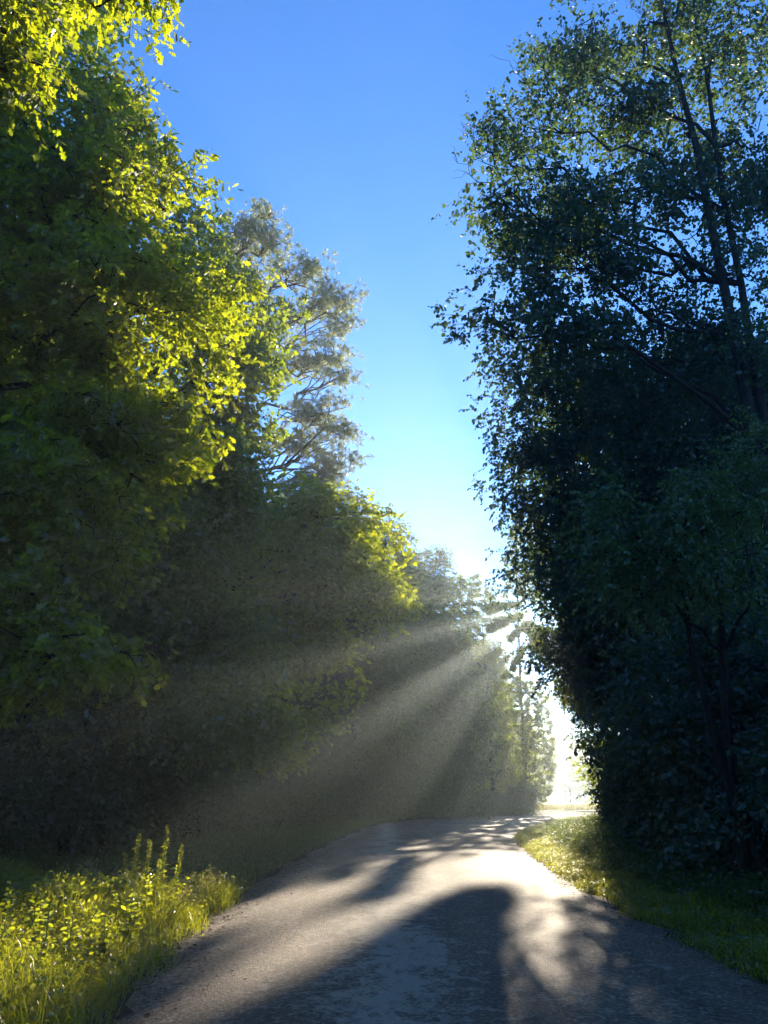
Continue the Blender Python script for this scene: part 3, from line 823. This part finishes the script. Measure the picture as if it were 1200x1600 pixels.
# arching seed-head grasses
def arch(px, Y, h, dx, label):
    p = at(px, 1440, Y); z0 = float(ground_z(np.array([p[0]]), np.array([Y]))[0])
    root = empty('arching_grass', (p[0], Y, z0), label, 'grass plant', 'arching grasses by the road edge')
    st = Soup(); hd = Soup()
    for i in range(9):
        t = np.linspace(0, 1, 10)
        ax = dx * rng.uniform(.3, 1.5); ay = rng.normal() * .25; hh = h * rng.uniform(.7, 1.1)
        P = np.stack([ax * t ** 2 + rng.normal() * .04, ay * t ** 2, hh * (t - .28 * t ** 3)], 1)
        st.add(*tube(P, np.linspace(.004, .002, 10), 3))
        m_ = 34
        tt = rng.uniform(.7, 1.0, m_)
        base = np.stack([np.interp(tt, t, P[:, k]) for k in range(3)], 1)
        hd.add(*leaves(LEAF4, base, rng.normal(size=(m_, 3)) + np.array([dx * 2, 0, -.3]), rng.normal(size=(m_, 3)), rng.uniform(.02, .045, m_), .6))
    st.build('stems', M_stem, root); hd.build('seed_heads', M_straw, root)


arch(285, 11.4, .95, .35, 'arching seed-headed grass leaning over the road from the weed clump')
arch(262, 10.6, .75, .30, 'shorter arching grass at the front of the weed clump by the asphalt')
arch(150, 12.2, .9, -.25, 'arching grass leaning left out of the weed clump')


# ferns
def fern(px, Y, size, nf, label):
    p = at(px, 1440, Y); z0 = float(ground_z(np.array([p[0]]), np.array([Y]))[0])
    root = empty('fern', (p[0], Y, z0), label, 'fern', 'ferns on the left verge')
    for i in range(nf):
        a = i * 6.28 / nf + rng.normal() * .25
        t = np.linspace(0, 1, 16)
        d = np.array([math.cos(a), math.sin(a), 0])
        P = d * (size * .75 * t ** 1.2)[:, None] + np.array([0, 0, 1.]) * (size * (1.15 * t - .62 * t ** 2.2))[:, None]
        s = Soup()
        s.add(*tube(P, np.linspace(.006, .002, 16), 3))
        sd = np.cross(d, [0, 0, 1.])
        q = np.repeat(np.linspace(.16, .99, 22), 2)
        base = np.stack([np.interp(q, t, P[:, k]) for k in range(3)], 1)
        sg = np.where(np.arange(44) % 2, 1., -1.)[:, None]
        D = sd * sg + d * .35 + np.array([0, 0, -.12])
        s.add(*leaves(BLADE, base, D, np.tile([0, 0, 1.], (44, 1)) + rng.normal(size=(44, 3)) * .5, size * .30 * np.sin(np.pi * np.clip(q * .92 + .06, 0, 1)) + .02, .24))
        s.build('frond', M_weed, root)


fern(128, 11.4, .85, 6, 'fern with half lit fronds just left of the tall weeds')
fern(62, 11.8, .8, 5, 'fern at the shaded back of the verge, left of the lit one')


# broad-leaved weeds standing in the lit grass
def leafy_weed(x, Y, h, label):
    z0 = float(ground_z(np.array([x]), np.array([Y]))[0])
    root = empty('leafy_weed', (x, Y, z0), label, 'weed', 'leafy weeds in the grass of the left verge')
    st, lf = Soup(), Soup()
    for q in range(rng.integers(3, 6)):
        n = 8
        t = np.linspace(0, 1, n)
        b = rng.normal(size=2) * .16
        P = np.stack([b[0] * t ** 1.6, b[1] * t ** 1.6, h * rng.uniform(.7, 1.05) * t], 1)
        st.add(*tube(P, np.linspace(.006, .003, n), 4))
        m_ = 26
        tt = np.linspace(.15, 1, m_)
        base = np.stack([np.interp(tt, t, P[:, k]) for k in range(3)], 1)
        a = np.arange(m_) * 2.4 + rng.normal() 
        D = np.stack([np.cos(a), np.sin(a), rng.uniform(-.2, .6, m_)], 1)
        lf.add(*leaves(LEAF6, base, D, np.array([0, 0, .6]) + rng.normal(size=(m_, 3)) * .6, (.115 - .07 * tt) * rng.uniform(.6, 1.4, m_), .75))
    st.build('stems', M_stem, root); lf.build('leaves', M_weed, root)


for i, (px, Y) in enumerate([(20, 8.2), (70, 9.2), (130, 8.0), (160, 9.6), (45, 10.2), (110, 10.4), (200, 10.6), (235, 10.9), (15, 9.3), (95, 7.4), (185, 8.6), (215, 9.6), (270, 11.6), (255, 12.0), (175, 11.4), (140, 11.0)]):
    leafy_weed(at(px, 1440, Y)[0] - .1, Y, rng.uniform(.45, .8), 'bushy broad-leaved weed in the sunlit grass of the left verge')

# lone post at the field edge
p = at(893, 1268, 96)
root = empty('field_post', (p[0], 96, .5), 'tiny lone post standing in the bright field beyond the gap', 'post')
V, T = tube([(0, 0, -.2), (.01, 0, .8), (0, .01, 1.9)], [.07, .065, .06], 8)
mesh_obj('shaft', V, T, M_bark, root, True)
V, T = tube([(0, 0, 1.9), (0, .01, 1.93), (0, .01, 1.97)], [.075, .075, .02], 8)
mesh_obj('cap', V, T, M_pbark, root, True)

# ------------------------------------------------------------------ haze, light, camera
DENS, ANIS = .00100, .62
bpy.context.view_layer.update()
ztop = max((o.matrix_world @ Vector(b))[2] for o in bpy.data.objects if o.type == 'MESH' for b in (o.bound_box[1], o.bound_box[6]))
print('ztop', ztop)
x0, x1, y0, y1, z0, z1 = -1510, 1610, -115, 1610, -1.2, ztop + .6
me = bpy.data.meshes.new('haze')
me.from_pydata([(x, y, z) for z in (z0, z1) for y in (y0, y1) for x in (x0, x1)], [], [(0, 2, 3, 1), (4, 5, 7, 6), (0, 1, 5, 4), (2, 6, 7, 3), (0, 4, 6, 2), (1, 3, 7, 5)])
m, nt, out = new_mat('morning_haze')
pv = node(nt, 'ShaderNodeVolumePrincipled', inp={'Color': (.78, .92, 1.0, 1), 'Density': DENS, 'Anisotropy': ANIS})
nt.links.new(pv.outputs[0], out.inputs['Volume'])
me.materials.append(m)
tag(link(bpy.data.objects.new('haze', me)), 'pale morning haze filling the air along the road', 'haze', kind='stuff')

SUN_EL, SUN_AZ = R(13.4), R(12.5)
sd = Vector((math.sin(SUN_AZ) * math.cos(SUN_EL), math.cos(SUN_AZ) * math.cos(SUN_EL), math.sin(SUN_EL)))
sun = bpy.data.lights.new('sun', 'SUN')
sun.energy, sun.angle, sun.color = 5.0, R(.5), (1.0, .86, .66)
so = link(bpy.data.objects.new('sun', sun))
so.rotation_euler = (-sd).to_track_quat('-Z', 'Y').to_euler()
w = bpy.data.worlds.new('World'); S.world = w; w.use_nodes = True
nt = w.node_tree
bg = nt.nodes['Background']
sky = nt.nodes.new('ShaderNodeTexSky'); sky.sky_type = 'NISHITA'; sky.sun_disc = False
sky.sun_elevation = SUN_EL; sky.sun_rotation = SUN_AZ; sky.air_density = 1.0; sky.dust_density = .05; sky.ozone_density = 8.0
nt.links.new(sky.outputs[0], bg.inputs[0]); bg.inputs[1].default_value = .125

cam = bpy.data.cameras.new('camera'); co = link(bpy.data.objects.new('camera', cam))
co.location = (0, 0, EYE); co.rotation_euler = (R(90) + PITCH, 0, 0)
cam.sensor_fit = 'VERTICAL'; cam.sensor_height = 34.6; cam.lens = F / 1600 * 34.6
cam.clip_start = .05; cam.clip_end = 4000
S.camera = co

S.render.engine = 'CYCLES'
c = S.cycles
c.max_bounces = 5; c.diffuse_bounces = 2; c.glossy_bounces = 2; c.transmission_bounces = 3; c.volume_bounces = 0; c.transparent_max_bounces = 6
c.use_denoising = True; c.denoiser = 'OPENIMAGEDENOISE'; c.denoising_input_passes = 'RGB_ALBEDO_NORMAL'
c.caustics_reflective = False; c.caustics_refractive = False
c.sample_clamp_indirect = 4
S.view_settings.view_transform = 'Standard'; S.view_settings.look = 'None'
S.view_settings.exposure = 1.7; S.view_settings.gamma = 1
tri = sum(len(o.data.polygons) for o in bpy.data.objects if o.type == 'MESH')
print('polys', tri)
